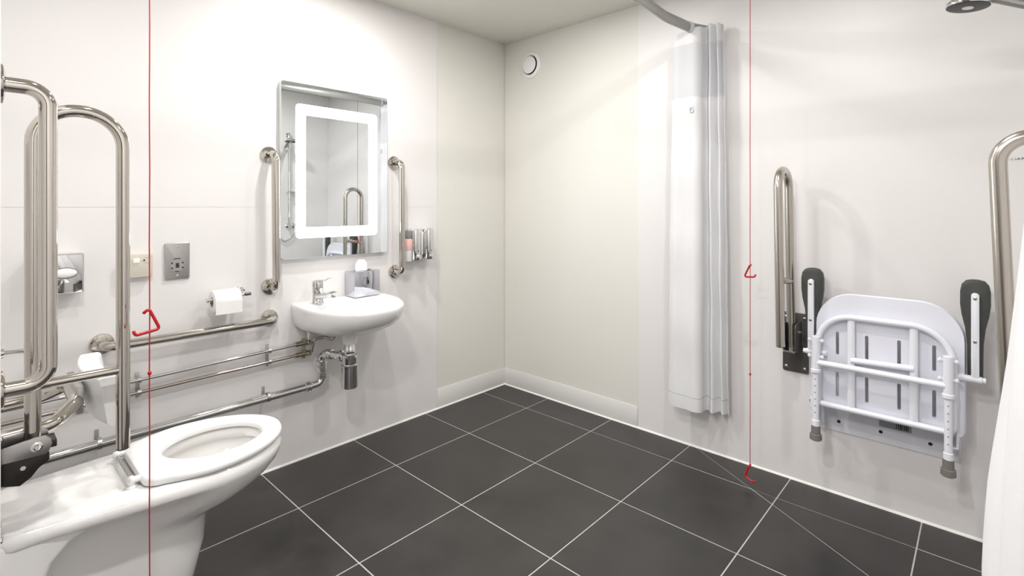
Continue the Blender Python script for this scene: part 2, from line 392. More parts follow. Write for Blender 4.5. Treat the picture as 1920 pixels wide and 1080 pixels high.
def fold_rail(name, label, mp, u0, z0, zp, ztop, material, plate_z, v_in=.08, v_out=.22, brace_z=(.785, .79), lean=0.0, r=.0165, group='fold up support rails'):
    t = thing(name, label, 'support rail', mp(u0, 0, plate_z[0]), group)
    L = lambda v, z: mp(u0 - lean*(z-z0), v, z)
    R = (v_out-v_in)/2
    pts = fillet([L(v_in, zp), L(v_in, ztop), L(v_out, ztop), L(v_out, z0)], R*.98, 12)
    bm = B(); tube(bm, pts, r, 20); obj('rail', bm, material, t, sharp=60)
    bm = B(); rod(bm, L(v_out, z0-.003), L(v_out, z0+.001), r*.98, 20); obj('end_cap', bm, 'blackplate', t)
    bm = B(); tube(bm, [L(v_in, brace_z[0]), L(v_out, brace_z[1])], r*.78, 16); obj('brace', bm, material, t)
    bm = B(); ol = rrect(u0-.05, plate_z[0], u0+.05, plate_z[1], .008)
    prism(bm, ol, lambda a, b, d: mp(a, d, b), 0.0, .008, .0015)
    obj('wall_plate', bm, 'darkplate', t)
    for du in (-.036, .036):
        for z in (plate_z[0]+.02, plate_z[1]-.02, ):
            bm = B(); n = Vector(mp(0, 1, 0))-Vector(mp(0, 0, 0)); lathe(bm, mp(u0+du, .008, z), n, [(.007, 0), (.007, .003), (.004, .005)], 6); obj('bolt', bm, 'satin', t)
    return t
fl = fold_rail('fold_up_rail', 'polished fold up support rail raised beside the toilet', mC, .806, .595, .64, 1.400, 'steel', (.466, .715), v_in=.06, r=.0142, brace_z=(.785, .785))
up = [(.006, .672), (.060, .681), (.078, .681), (.087, .672), (.089, .660), (.084, .646), (.078, .641), (.006, .642)]
lo = [(.006, .648), (.080, .646), (.085, .640), (.085, .624), (.068, .612), (.056, .596), (.038, .584), (.006, .594)]
for s, dd in ((1, .030), (-1, -.035)):
    bm = B(); prism(bm, up, lambda a, b, d: mC(.806+d, a, b), dd, dd+.006, .001); c = obj('upper_cheek', bm, 'satin', fl)
    if s > 0:
        bm = B(); lathe(bm, mC(.842, .064, .662), (1, 0, 0), [(.0105, 0), (.0105, .003), (.008, .0045)], 20); lathe(bm, mC(.846, .064, .662), (1, 0, 0), [(.0065, 0), (.0065, .004), (.004, .006)], 6); obj('pivot_bolt', bm, 'chrome', c)
    bm = B(); prism(bm, lo, lambda a, b, d: mC(.806+d, a, b), dd*.8, dd*.8+.005, .001); c = obj('lower_cheek', bm, 'blackplate', fl)
    if s > 0:
        bm = B(); lathe(bm, mC(.829, .043, .621), (1, 0, 0), [(.009, 0), (.009, .003), (.0055, .0045), (.005, .008)], 6); obj('pivot_bolt', bm, 'chrome', c)
bm = B(); box(bm, mC(.781, .062, .648), mC(.831, .098, .664), .002); obj('stop_block', bm, 'blackplate', fl)
fr_ = fold_rail('fold_up_rail', 'brushed fold up support rail raised left of the shower seat', mB, 1.741, .622, .575, 1.328, 'brushed', (.467, .722), brace_z=(.865, .885), lean=.015, v_in=.072, v_out=.225)
ck = rrect(.004, .575, .105, .69, (.004, .02, .02, .004))
for dd in (-.024, .020):
    bm = B(); prism(bm, ck, lambda a, b, d: mB(1.741+d, a, b), dd, dd+.004, .0008); obj('cheek', bm, 'darkplate', fr_)
bm = B(); lathe(bm, mB(1.765, .075, .655), (1, 0, 0), [(.007, 0), (.007, .012), (.004, .015)], 6); obj('pivot_bolt', bm, 'chrome', fr_)
bm = B(); box(bm, mB(1.719, .07, .572), mB(1.763, .115, .580), .001); obj('stop_plate', bm, 'satin', fr_)
for k in range(3):
    bm = B(); box(bm, mB(1.698+k*.006, .0078, .484-k*.002), mB(1.703+k*.006, .0086, .489-k*.002)); obj('mark', bm, 'satin', fr_)

# padded back support and flush lever on the toilet wall
bk = thing('back_support', 'white padded back rest on curved steel bars behind the toilet', 'back rest', (.62, RY, .64))
pts = fillet([(.75, RY+.004, .668), (.75, -2.30, .672), (.70, -2.255, .70), (.54, -2.25, .705), (.49, -2.30, .672), (.49, RY+.004, .668)], .05, 8)
bm = B(); tube(bm, pts, .0165, 18); obj('bar', bm, 'steel', bk, sharp=60)
for u in (.75, .49):
    bm = B(); flange(bm, mC(u, 0, .668), (0, 1, 0), .036); obj('flange', bm, 'steel', bk)
def padsec(x):
    s = (x-.61)/.16; yo = .022*s*s
    return [(x, y+yo+(.76-z)*.14, z) for y, z in rrect(-2.240, .640, -2.192, .760, (.010, .026, .010, .006), 5)]
bm = B(); loft(bm, [padsec(.465+.30*k/16) for k in range(17)]); obj('cushion', bm, 'plastic', bk, sharp=45)
bm = B(); box(bm, (.535, -2.256, .665), (.70, -2.240, .735), .003); obj('cushion_plate', bm, 'satin', bk)
fv = thing('flush_lever', 'small chrome flush lever on the wall above the toilet back rest', 'lever', mC(.62, 0, .83))
bm = B(); lathe(bm, mC(.62, 0, .83), (0, 1, 0), [(.026, 0), (.026, .006), (.016, .010), (.012, .022)], 24); obj('rose', bm, 'chrome', fv)
bm = B(); tube(bm, [mC(.62, .015, .83), mC(.62, .035, .829), mC(.62, .066, .827)], [.006, .005, .0065], 12, ends=.002); obj('handle', bm, 'chrome', fv)

# ---------------------------------------------------------------- red pull cords
def pull_cord(label, x, y, zb, tris, knots):
    t = thing('pull_cord', label, 'pull cord', (x, y, RZ), 'red emergency pull cords')
    bm = B(); lathe(bm, (x, y, RZ), (0, 0, -1), [(.045, 0), (.045, .012), (.036, .022), (.012, .026)]); obj('ceiling_switch', bm, 'plastic', t)
    bm = B(); n = 24
    tube(bm, [(x+.0004*math.sin(k*1.3), y+.0004*math.cos(k*1.7), RZ-.02-(RZ-.02-zb)*k/n) for k in range(n+1)], .0014, 8); obj('cord', bm, 'cord', t, sharp=80)
    for pts, r in tris:
        bm = B(); tube(bm, fillet(pts, .006, 4), r, 10, ends=r*.5); obj('triangle', bm, 'red', t)
    for z in knots:
        bm = B(); ball(bm, (x, y, z), .0045, sz=1.3, u=10, v=8); obj('knot', bm, 'red', t)
pull_cord('red pull cord with open triangle handle hanging in front of the toilet', .872, -2.140, .12,
  [([(.874, -2.152, .926), (.876, -2.142, .936), (.876, -2.120, .884), (.876, -2.168, .876), (.876, -2.172, .886)], .0036),
   ([(.874, -2.152, .20), (.876, -2.142, .21), (.876, -2.120, .158), (.876, -2.168, .150), (.876, -2.172, .160)], .0036)], [.78])
pull_cord('red pull cord hanging by the back wall between curtain and shower seat', 1.611, -.18, .085,
  [([(1.616, -.183, .934), (1.609, -.184, .928), (1.588, -.184, .880), (1.630, -.184, .884), (1.634, -.184, .893)], .0038),
   ([(1.612, -.183, .085), (1.606, -.186, .080), (1.594, -.190, .036), (1.627, -.200, .028), (1.636, -.200, .034)], .0042)], [.087, .47])

# ---------------------------------------------------------------- mirror with light band
mr = thing('lit_mirror', 'rectangular wall mirror with glowing white light frame above the basin', 'mirror', (0, -1.20, .94))
bm = B(); prism(bm, rrect(-1.478, .94, -.925, 1.748, .012), lambda a, b, d: (d, a, b), 0, .026, .002); obj('body', bm, 'mirroredge', mr)
bm = B(); prism(bm, rrect(-1.478, .94, -.925, 1.748, .012), lambda a, b, d: (d, a, b), .0262, .0300, .0008, 1); obj('glass', bm, 'mirror', mr, sharp=20)
def ring2d(bm, o0, o1, x0, x1):
    loft(bm, [[(x0, a, b) for a, b in o0], [(x1, a, b) for a, b in o0], [(x1, a, b) for a, b in o1], [(x0, a, b) for a, b in o1]], loop=True)
bm = B(); ring2d(bm, rrect(-1.412, 1.033, -.988, 1.652, .018), rrect(-1.366, 1.082, -1.037, 1.603, .008), .0298, .0306); obj('light_band', bm, 'led', mr, label='glowing white light band')

# ---------------------------------------------------------------- wash basin
BY = -1.193
def bas(theta, hw=.230, x0=.10, d=.31):
    # radial outline about (0.16, BY)
    dx, dy = math.cos(theta), math.sin(theta)
    lo_, hi_ = 0, .6
    for _ in range(30):
        m = (lo_+hi_)/2; x = .16+dx*m; y = dy*m
        if x < 0.001: ins = False
        elif x < x0: ins = abs(y) < hw*(1-.02*((x-x0)/x0)**2)
        else: ins = (abs((x-x0)/d))**2.1+(abs(y)/hw)**2.25 < 1
        if ins: lo_ = m
        else: hi_ = m
    return lo_
N = 72; th = [2*PI*k/N for k in range(N)]; rad = [bas(a) for a in th]
def bring(sx, sy, z, dz=0):
    out = []
    for a, r in zip(th, rad):
        x = .16+r*math.cos(a); y = r*math.sin(a)
        out.append((max(.0005, x*sx), BY+y*sy, z+dz*(1-min(x/.2, 1))))
    return out
def bin_(sx, sy, z, c=(.235, -.0)):
    return [(c[0]+.148*sx*math.cos(a), BY+c[1]+.178*sy*math.sin(a), z) for a in th]
outer = [bring(.975, .985, .728, .004), bring(1, 1, .721, .004), bring(1.0, 1.0, .708), bring(.985, .993, .685), bring(.93, .975, .655), bring(.85, .94, .63), bring(.76, .86, .612), bring(.66, .70, .597), bring(.5, .45, .588), bring(.3, .2, .584)]
inn = [bin_(1.0, 1.0, .730), bin_(.97, .97, .725), bin_(.92, .93, .70), bin_(.80, .82, .655), bin_(.55, .6, .622), bin_(.2, .2, .612)]
bs = thing('wash_basin', 'white wall hung wash basin below the lit mirror', 'basin', (0, BY, .585))
bm = B(); loft(bm, inn[::-1] + [bring(.93, .955, .7315, .003)] + outer); obj('bowl', bm, 'ceramic', bs, sharp=60)
bm = B(); lathe(bm, (.2, -1.238, .60), (0, 0, -1), [(.040, 0), (.036, .015), (.031, .048), (.026, .05)]); obj('spigot', bm, 'ceramic', bs)
bm = B(); lathe(bm, (.235, BY, .611), (0, 0, 1), [(.028, 0), (.028, .003), (.02, .006), (.004, .007)]); obj('plug', bm, 'chrome', bs)
tp = thing('basin_tap', 'chrome lever mixer tap on the left of the wash basin', 'tap', (.085, -1.335, .733))
bm = B(); lathe(bm, (.085, -1.335, .732), (0, 0, 1), [(.027, 0), (.027, .006), (.024, .010), (.023, .045), (.023, .050), (.0245, .054), (.0245, .098), (.022, .106), (.01, .110)], 32); obj('body', bm, 'chrome', tp)
bm = B(); pts = [(.085, -1.335, .765), (.13, -1.335, .772), (.18, -1.333, .784), (.225, -1.331, .797), (.24, -1.331, .795)]
tube(bm, pts, [.017, .016, .013, .012, .011], 16, flat=(.8, 1.15)); obj('spout', bm, 'chrome', tp, sharp=60)
bm = B(); rod(bm, (.228, -1.331, .800), (.228, -1.331, .776), .011); obj('aerator', bm, 'chrome', tp)
bm = B(); tube(bm, [(.085, -1.335, .838), (.12, -1.334, .841), (.16, -1.332, .846), (.19, -1.331, .858)], [.009, .0075, .0075, .0065], 12, flat=(.55, 1.4), ends=.002); obj('lever', bm, 'chrome', tp, sharp=60)
tb = thing('tissue_box', 'mirrored square tissue box standing on the back of the basin', 'tissue box', (.052, -1.08, .734))
bm = B(); box(bm, (.006, -1.154, .7345), (.098, -1.012, .860), .004, 2); cv = obj('cover', bm, 'boxchrome', tb)
bm = B(); ol = [(.052+.026*math.cos(a), -1.083+.045*math.sin(a)) for a in [2*PI*k/24 for k in range(24)]]
prism(bm, ol, lambda a, b, d: (a, b, d), .8595, .8606); obj('opening', bm, 'slot', cv)
bm = B(); rg = []
for k in range(8):
    s = k/7; z = .8595+.050*s
    rg.append([(.052+(.020-.013*s)*math.cos(a)*(1+.2*math.sin(3*a+2*s)), -1.092+(.033-.004*s*s-.014*s**5)*math.sin(a)*(1+.08*math.cos(5*a+s)), z+.005*math.sin(2*a)*s) for a in [2*PI*q/20 for q in range(20)]])
loft(bm, rg); obj('tissue', bm, 'paper', tb, sharp=80)

# trap, waste pipe, supply pipes
TX, TY = .2, -1.238
tr = thing('bottle_trap', 'chrome bottle trap hanging beneath the wash basin', 'trap', (TX, TY, .345))
bm = B(); lathe(bm, (TX, TY, .556), (0, 0, -1), [(.026, 0), (.026, .004), (.0235, .006), (.0235, .025), (.0255, .028), (.0255, .052), (.024, .054)]); obj('nut', bm, 'chrome', tr)
bm = B(); lathe(bm, (TX, TY, .503), (0, 0, -1), [(.028, 0), (.033, .003), (.033, .046), (.030, .05)]); obj('neck', bm, 'chrome', tr)
bm = B(); lathe(bm, (TX, TY, .455), (0, 0, -1), [(.036, 0), (.0385, .002), (.0385, .010), (.037, .012), (.037, .100), (.034, .106), (.02, .108)]); obj('cup', bm, 'chrome', tr)
bm = B(); rod(bm, (TX-.02, TY-.012, .487), (.125, -1.272, .490), .0175, 18); lathe(bm, (.165, -1.254, .4885), (-.92, -.39, .03), [(.022, 0), (.025, .002), (.025, .014), (.022, .016)]); obj('outlet', bm, 'chrome', tr)
wp = thing('waste_pipe', 'thick chrome waste pipe running low along the left wall from trap to toilet', 'pipe', (.055, -1.9, .33))
pts = fillet([(.128, -1.27, .490), (.055, -1.300, .492), (.055, -1.300, .352), (.055, -1.36, .350), (.055, RY, .340)], .03, 8)
bm = B(); tube(bm, pts, .0175, 18); obj('pipe', bm, 'chrome', wp, sharp=60)
def collar(p, ax, r, L, name='collar', m='chrome'):
    bm = B(); lathe(bm, p, ax, [(r*.85, 0), (r, .002), (r, L*.4), (r*.9, L*.45), (r*.9, L*.55), (r, L*.6), (r, L-.002), (r*.85, L)], 24); obj(name, bm, m, wp)
collar((.055, -1.300, .458), (0, 0, -1), .0245, .045); collar((.055, -1.300, .402), (0, 0, -1), .0225, .03); collar((.055, -1.355, .350), (0, -1, 0), .0235, .028); collar((.112, -1.277, .490), (-.95, -.3, 0), .0225, .03)
def clip_(y, zs, x, r, par):
    bm = B(); zc = sum(zs)/len(zs); zt = max(zs)+r+.016; zb = min(zs)-r-.016
    box(bm, (0.0002, y-.006, zb), (.004, y+.006, zt), .001)
    for z in zs:
        loft(bm, [[(x+q*math.cos(a), y+d, z+q*math.sin(a)) for a in [2*PI*k/20 for k in range(20)]] for q, d in ((r+.0005, -.006), (r+.003, -.006), (r+.003, .006), (r+.0005, .006))], loop=True)
        rod(bm, (.002, y, z), (x-r, y, z), .0035, 8)
    obj('clip', bm, 'satin', par)
for y in (-1.545, -2.12): clip_(y, [.352-(1.36+y)*-.0096], .055, .0178, wp)
for nm, zc, z1, lab in (('hot', .532, .548, 'upper thin chrome supply pipe along the left wall to the basin'), ('cold', .486, .498, 'lower thin chrome supply pipe along the left wall to the basin')):
    sp = thing('supply_pipe', lab, 'pipe', (.03, -1.9, zc), 'thin supply pipes along the left wall')
    sl = (z1-zc)/.66; za = zc-sl*.377
    if nm == 'hot': pts = [(.03, RY, za), (.03, -1.365, z1), (.03, -1.352, z1), (.03, -1.352, .62)]
    else: pts = [(.03, RY, za), (.03, -1.352, z1), (.045, -1.345, z1+.004), (.05, -1.335, z1+.062), (.07, -1.295, z1+.070), (.10, -1.262, .550), (.10, -1.262, .606)]
    bm = B(); tube(bm, fillet(pts, .014, 6), .0075, 12); obj('pipe', bm, 'chrome' if nm == 'hot' else 'copper', sp, sharp=60)
    bm = B(); rod(bm, (.03, -1.415, z1-.001), (.03, -1.345, z1), .0115, 12); rod(bm, (.03, -1.375, z1-.02), (.03, -1.375, z1+.02), .009, 12)
    lathe(bm, (.03, -1.355, z1), (1, 0, 0), [(.012, -.014), (.013, 0), (.012, .014), (.006, .02), (.006, .028)], 6); obj('valve', bm, 'brass', sp, label='dulled isolating valve')
    if nm == 'hot':
        for y in (-1.528, -2.0): clip_(y, [zc+sl*(y+2.023), zc-.046+.0182*(y+2.023)], .03, .0078, sp)

# ---------------------------------------------------------------- small wall fittings on the left wall
sh = thing('shaver_socket', 'tall brushed steel shaver socket on the left wall', 'socket', (0, -1.872, .893))
bm = B(); prism(bm, rrect(-1.915, .893, -1.829, 1.037, .006), lambda a, b, d: (d, a, b), 0, .009, .003, 3); obj('plate', bm, 'satin', sh)
bm = B(); prism(bm, [(-1.872+.0215*math.cos(a), .946+.0215*math.sin(a)) for a in [2*PI*k/28 for k in range(28)] ], lambda a, b, d: (d, a, b), .0088, .0098); obj('outlet', bm, 'satin', sh)
for y, z in ((-1.890, .957), (-1.890, .938), (-1.854, .957), (-1.854, .938)):
    bm = B(); rod(bm, (.0092, y, z), (.0102, y, z), .0034, 12); obj('pin_hole', bm, 'darkbit', sh)
for k, (y0, z0, y1, z1) in enumerate(((-1.884, .972, -1.862, .9755), (-1.880, .9225, -1.866, .926), (-1.878, .938, -1.866, .957))):
    bm = B(); box(bm, (.0088, y0, z0), (.0104, y1, z1), .0004, 1); obj('mark', bm, 'darkbit', sh)
for z in (1.020, .908):
    bm = B(); lathe(bm, (.0088, -1.872, z), (1, 0, 0), [(.0042, 0), (.0042, .0012), (.003, .0018)], 14); obj('screw', bm, 'chrome', sh)
al = thing('alarm_plate', 'cream alarm reset plate partly behind the fold up rail', 'switch plate', (0, -2.0, .915))
bm = B(); prism(bm, rrect(-2.043, .915, -1.957, 1.001, .004), lambda a, b, d: (d, a, b), 0, .028, .002); obj('plate', bm, 'beige', al)
bm = B(); box(bm, (.0275, -2.018, .968), (.0312, -1.998, .986), .0015); obj('button', bm, 'white', al, label='white reset button')
bm = B(); rod(bm, (.0275, -1.984, .978), (.0305, -1.984, .978), .003, 12); obj('indicator', bm, 'darkbit', al)
for y, z in ((-1.972, .987), (-1.972, .968)):
    bm = B(); box(bm, (.0275, y-.010, z-.0006), (.0287, y+.010, z+.0006)); obj('mark', bm, 'satin', al)
pd = thing('paper_dispenser', 'chrome paper dispenser with white paper on the left wall', 'dispenser', (0, -2.23, .885))
bm = B(); prism(bm, rrect(0, 0, .125, .135, .006), lambda a, b, d: (d, -2.288+a, .885+b), 0.0, .075, .004, 2); obj('case', bm, 'chrome', pd)
bm = B(); prism(bm, [(-2.213+.034*math.cos(a), .955+.0195*math.sin(a)) for a in [2*PI*k/28 for k in range(28)]], lambda a, b, d: (d, a, b), .0745, .0765); obj('slot', bm, 'greybit', pd)
bm = B(); ball(bm, (.077, -2.213, .955), .016, .55, 1.95, 1.0, 20, 12); obj('paper', bm, 'paper', pd, label='white paper pulled out of the slot')
# toilet roll
th_ = thing('roll_holder', 'chrome toilet roll holder on the left wall', 'holder', (0, -1.645, .80))
bm = B(); lathe(bm, (0, -1.645, .815), (1, 0, 0), [(.024, 0), (.024, .005), (.02, .008), (.011, .010)]); obj('rose', bm, 'chrome', th_)
bm = B(); tube(bm, fillet([(.006, -1.645, .815), (.074, -1.645, .812), (.074, -1.785, .805)], .012, 6), .0065, 12, ends=.002); obj('arm', bm, 'chrome', th_, sharp=60)
bm = B(); rod(bm, (.074, -1.645, .812), (.074, -1.622, .813), .0065); obj('knob', bm, 'darkplate', th_)
bm = B(); lathe(bm, (.074, -1.783, .805), (0, -1, 0), [(.008, 0), (.011, .002), (.011, .005), (.008, .007)], 18); obj('end_stop', bm, 'chrome', th_)
tr_ = thing('toilet_roll', 'white toilet roll on the chrome holder', 'toilet roll', (.074, -1.72, .749))
def annulus(bm, c, ax, r0, r1, h, n=32):
    ax = Vector(ax); c = Vector(c); a = ax.cross(V(0, 0, 1)).normalized(); b = ax.cross(a)
    rr = lambda r, d: [c+ax*d+(a*math.cos(2*PI*k/n)+b*math.sin(2*PI*k/n))*r for k in range(n)]
    loft(bm, [rr(r0, 0), rr(r1-.003, 0), rr(r1, .003), rr(r1, h-.003), rr(r1-.003, h), rr(r0, h)], loop=True)
bm = B(); annulus(bm, (.074, -1.770, .796), (0, 1, 0), .0205, .047, .100); obj('paper', bm, 'paper', tr_, sharp=50)
bm = B(); annulus(bm, (.074, -1.7705, .796), (0, 1, 0), .0185, .0204, .101); obj('core', bm, 'card', tr_, label='brown card core')
bm = B(); loft(bm, [[(.1265, -1.771, .80), (.1268, -1.771, .80)], [(.1275, -1.771, .765), (.1278, -1.771, .765)]], closed=False) if False else box(bm, (.1198, -1.7695, .750), (.1210, -1.6705, .80), .0004, 1); obj('loose_sheet', bm, 'paper', tr_)
# soap dispensers
sd = thing('soap_dispenser', 'twin chrome soap dispenser with pink side right of the mirror', 'dispenser', (0, -.70, .875))
y0, y1, z0, z1 = -.828, -.648, .888, 1.056
bm = B(); box(bm, (0, y0-.0, z0+.004), (.03, y1, z1-.004), .004); obj('back_case', bm, 'satin', sd)
bm = B(); box(bm, (.03, y0+.002, z0-.006), (.072, y0+.03, z1-.01), .004); obj('bottle', bm, 'clear', sd, label='clear side bottle')
bm = B(); box(bm, (.028, y0+.0005, .942), (.0735, y0+.031, 1.003), .003); obj('soap', bm, 'pink', sd, label='pink soap showing in the side window')
bm = B(); box(bm, (.028, y0+.0012, 1.003), (.0728, y0+.0306, 1.048), .003); obj('air_gap', bm, 'greybit', sd)
for ya, yb in ((y0+.030, y0+.092), (y1-.062, y1-.002)):
    bm = B(); yc = (ya+yb)/2; hw = (yb-ya)/2
    sec = lambda z, s: [(.03, yc-hw*s, z)] + [(.062+.026*s*math.sin(PI*k/12), yc-hw*s*math.cos(PI*k/12), z) for k in range(13)] + [(.03, yc+hw*s, z)]
    loft(bm, [sec(z0, .93), sec(z0+.004, 1), sec(z1-.004, 1), sec(z1, .95)]); cv = obj('cover', bm, 'chrome', sd, sharp=50)
    bm = B(); lathe(bm, (.082, yc, .905), (1, 0, -.12), [(.015, 0), (.016, .004), (.016, .010), (.012, .014), (.004, .016)], 24); obj('push_button', bm, 'chrome', cv)
    bm = B(); box(bm, (.0855, yc-.002, .932), (.0893, yc+.002, .941), .0008, 1); obj('key_slot', bm, 'slot', cv)
bm = B(); box(bm, (.03, -.735, z0+.002), (.060, -.711, z1-.002), .003); obj('divider', bm, 'chrome', sd)
bm = B(); box(bm, (.055, -.731, .915), (.0635, -.715, 1.038), .003); obj('level_window', bm, 'clear', sd)

# air vent
av = thing('air_vent', 'round white air valve high on the back wall near the corner', 'vent', (.226, 0, 2.075))
bm = B(); lathe(bm, (.226, .004, 2.075), (0, -1, 0), [(.084, 0), (.084, .006), (.078, .013), (.066, .016), (.060, .010), (.058, -.0)], 40); obj('ring', bm, 'plastic', av)
bm = B(); lathe(bm, (.226, .004, 2.075), (0, -1, 0), [(.057, -.0005), (.057, .001)], 40); obj('recess', bm, 'slot', av)
bm = B(); lathe(bm, (.226, .004, 2.075), (0, -1, 0), [(.010, 0), (.010, .010), (.050, .012), (.0545, .016), (.0545, .019), (.05, .022), (.01, .0245)], 40); obj('disc', bm, 'plastic', av)

# ---------------------------------------------------------------- shower seat
SY = .10     # seat panel distance from wall
ss = thing('shower_chair', 'white folding shower seat folded up against the back wall', 'shower seat', (2.06, 0, .26))
f_ = lambda a, b, d: (a, -d, b)
bm = B(); prism(bm, rrect(1.822, .258, 2.272, .47, .006), f_, 0.0005, .006, .001); bp = obj('wall_plate', bm, 'satin' if False else 'seatm', ss)
for x in (1.90, 2.04, 2.19):
    bm = B(); rod(bm, (x, -.0055, .300), (x, -.0075, .300), .0065, 14); obj('plate_hole', bm, 'slot', bp)
bm = B(); box(bm, (2.035, -.0078, .322), (2.135, -.0058, .375)); obj('sticker', bm, 'sticker', bp, label='grey sticker with dark bars')
for k in range(7):
    bm = B(); box(bm, (2.088+k*.006, -.0086, .327), (2.088+k*.006+.0022+.001*(k % 3), -.0076, .366)); obj('sticker_bar', bm, 'slot', bp)
for x in (1.824, 2.272):
    bm = B(); prism(bm, [(0, .258), (.012, .258), (.05, .31), (.115, .37), (.115, .405), (.10, .415), (0, .47)], lambda a, b, d: (x+d, -a, b), -.0025, .0025, .0006, 1); obj('side_bracket', bm, 'seatm', ss)
    s = -1 if x < 2 else 1
    bm = B(); lathe(bm, (x+s*.002, -.10, .392), (s, 0, 0), [(.008, 0), (.008, .004), (.005, .007)], 6); obj('pivot_bolt', bm, 'chrome', ss)
# seat panel with real slots: grid of strips around eight slots
x0, x1, z0, z1 = 1.843, 2.287, .386, .838
slots_x = [1.915, 2.010, 2.108, 2.207]; slots_z = [(.435, .532), (.598, .690)]; sw = .0055
ol = rrect(x0, z0, x1, z1, (.02, .02, .125, .125), 10)
t = bmesh.new()
ring = [t.verts.new((a, -SY, b)) for a, b in ol]
edges = [t.edges.new((ring[i], ring[(i+1) % len(ring)])) for i in range(len(ring))]
for sx in slots_x:
    for za, zb in slots_z:
        so_ = [(sx-sw, za), (sx+sw, za), (sx+sw, zb), (sx-sw, zb)]
        so_ = rrect(sx-sw, za, sx+sw, zb, .005, 3)
        rv = [t.verts.new((a, -SY, b)) for a, b in so_]; edges += [t.edges.new((rv[i], rv[(i+1) % len(rv)])) for i in range(len(rv))]
bmesh.ops.triangle_fill(t, use_beauty=True, use_dissolve=False, edges=edges, normal=(0, -1, 0))
r_ = bmesh.ops.extrude_face_region(t, geom=t.faces[:])
bmesh.ops.translate(t, verts=[v for v in r_['geom'] if isinstance(v, bmesh.types.BMVert)], vec=(0, -.016, 0))
spn = obj('seat_panel', t, 'seatw', ss, sharp=30)
bm = B(); tube(bm, [(a, -SY+.002, b) for a, b in rrect(x0+.004, z0+.004, x1-.004, z1-.004, (.02, .02, .122, .122), 10)]+[(x0+.004, -SY+.002, z0+.024)], .0075, 8); obj('rolled_edge', bm, 'seatw', spn, sharp=60)
FD = .135    # tube frame distance
bm = B(); pts = fillet([(1.852, -FD, .402), (1.852, -FD, .755), (2.258, -FD, .755), (2.258, -FD, .402), (1.852, -FD, .402)], [0, .115, .115, .02, 0], 10)
tube(bm, pts, .0115, 14); obj('frame', bm, 'seatm', ss, sharp=60)
for x in (1.963, 2.152):
    bm = B(); tube(bm, [(x, -FD+.002, .402), (x, -FD+.002, .755)], .0125, 14, flat=(1.0, .6)); obj('frame_bar', bm, 'seatm', ss)
bm = B(); tube(bm, [(1.963, -FD, .592), (2.152, -FD, .600)], .0115, 14); obj('frame_bar', bm, 'seatm', ss)
LY = .168
for x, s in ((1.852, -1), (2.247, 1)):
    bm = B(); rod(bm, (x, -LY, .672), (x, -LY, .525), .0145, 18); lathe(bm, (x, -LY, .545), (0, 0, -1), [(.0145, 0), (.018, .003), (.018, .014), (.0145, .018)], 18); leg = obj('leg', bm, 'seatm', ss)
    bm = B(); rod(bm, (x, -LY, .54), (x, -LY, .318), .0115, 16); lathe(bm, (x, -LY, .345), (0, 0, -1), [(.0115, 0), (.014, .002), (.014, .024), (.0115, .026)], 16); obj('leg_extension', bm, 'seatm', ss)
    for k in range(6):
        z = .505-k*.026
        bm = B(); rod(bm, (x, -LY-.0105, z), (x, -LY-.0122, z), .0027, 10); obj('adjust_hole', bm, 'sticker', leg)
    bm = B(); lathe(bm, (x, -LY, .318), (0, 0, -1), [(.012, 0), (.0155, 0), (.0165, .028), (.0205, .030), (.0215, .050), (.018, .053)], 22); obj('rubber_foot', bm, 'rubber', ss, label='taupe rubber foot')
    for z in (.655, .592):
        bm = B(); rod(bm, (x-.028, -LY, z), (x+.028, -LY, z), .0042, 10); ball(bm, (x-.022, -LY, z), .0085, .7, 1, 1, 10, 8); ball(bm, (x+.022, -LY, z), .0085, .7, 1, 1, 10, 8); obj('fixing_pin', bm, 'seatm', ss)
    bm = B(); rod(bm, (x, -LY+.004, .655), (x, -FD, .655), .009, 12); obj('leg_joint', bm, 'seatm', ss)
    bm = B(); rod(bm, (x+s*.022, -.125, .60), (x+s*.022, -.118, .345), .004, 10); rod(bm, (x+s*.022, -.118, .345), (x+s*.005, -.118, .345), .004, 10); obj('stay', bm, 'seatm', ss)
bm = B(); tube(bm, [(1.852, -LY-.002, .570), (2.247, -LY-.002, .570)], .0115, 14); obj('leg_bar', bm, 'seatm', ss)
# armrests: foam pad and white arm, folded up
def arm(xc, s, yd):
    pad = [(-.039, .845), (-.039, .890), (-.035, .912), (-.024, .926), (-.008, .930), (.008, .930), (.024, .926), (.035, .912), (.039, .890), (.039, .845), (.035, .81), (.026, .765), (.021, .71), (.020, .60), (-.020, .60), (-.021, .71), (-.026, .765), (-.035, .81)]
    bm = B(); prism(bm, pad, lambda a, b, d: (xc+a, -d, b), yd-.050, yd-.008, .009, 3); obj('arm_pad', bm, 'pad', ss, label='dark grey foam arm pad', sharp=40)
    bm = B(); prism(bm, rrect(xc-.0105, .588, xc+.0105, .888, .0100, 6), lambda a, b, d: (a, -d, b), yd-.009, yd+.009, .003, 2); ar = obj('arm', bm, 'seatm', ss)
    for z in (.870, .725):
        bm = B(); lathe(bm, (xc, -yd-.0088, z), (0, -1, 0), [(.0055, 0), (.0055, .001), (.003, .002)], 12); obj('screw', bm, 'satin', ar)
    bm = B(); rod(bm, (xc-s*.055, -yd, .597), (xc+s*.018, -yd, .597), .0115, 16); rod(bm, (xc+s*.018, -yd, .597), (xc+s*.027, -yd, .597), .0095, 16); obj('pivot', bm, 'seatm', ss)
arm(1.826, -1, .125); arm(2.314, 1, .125)

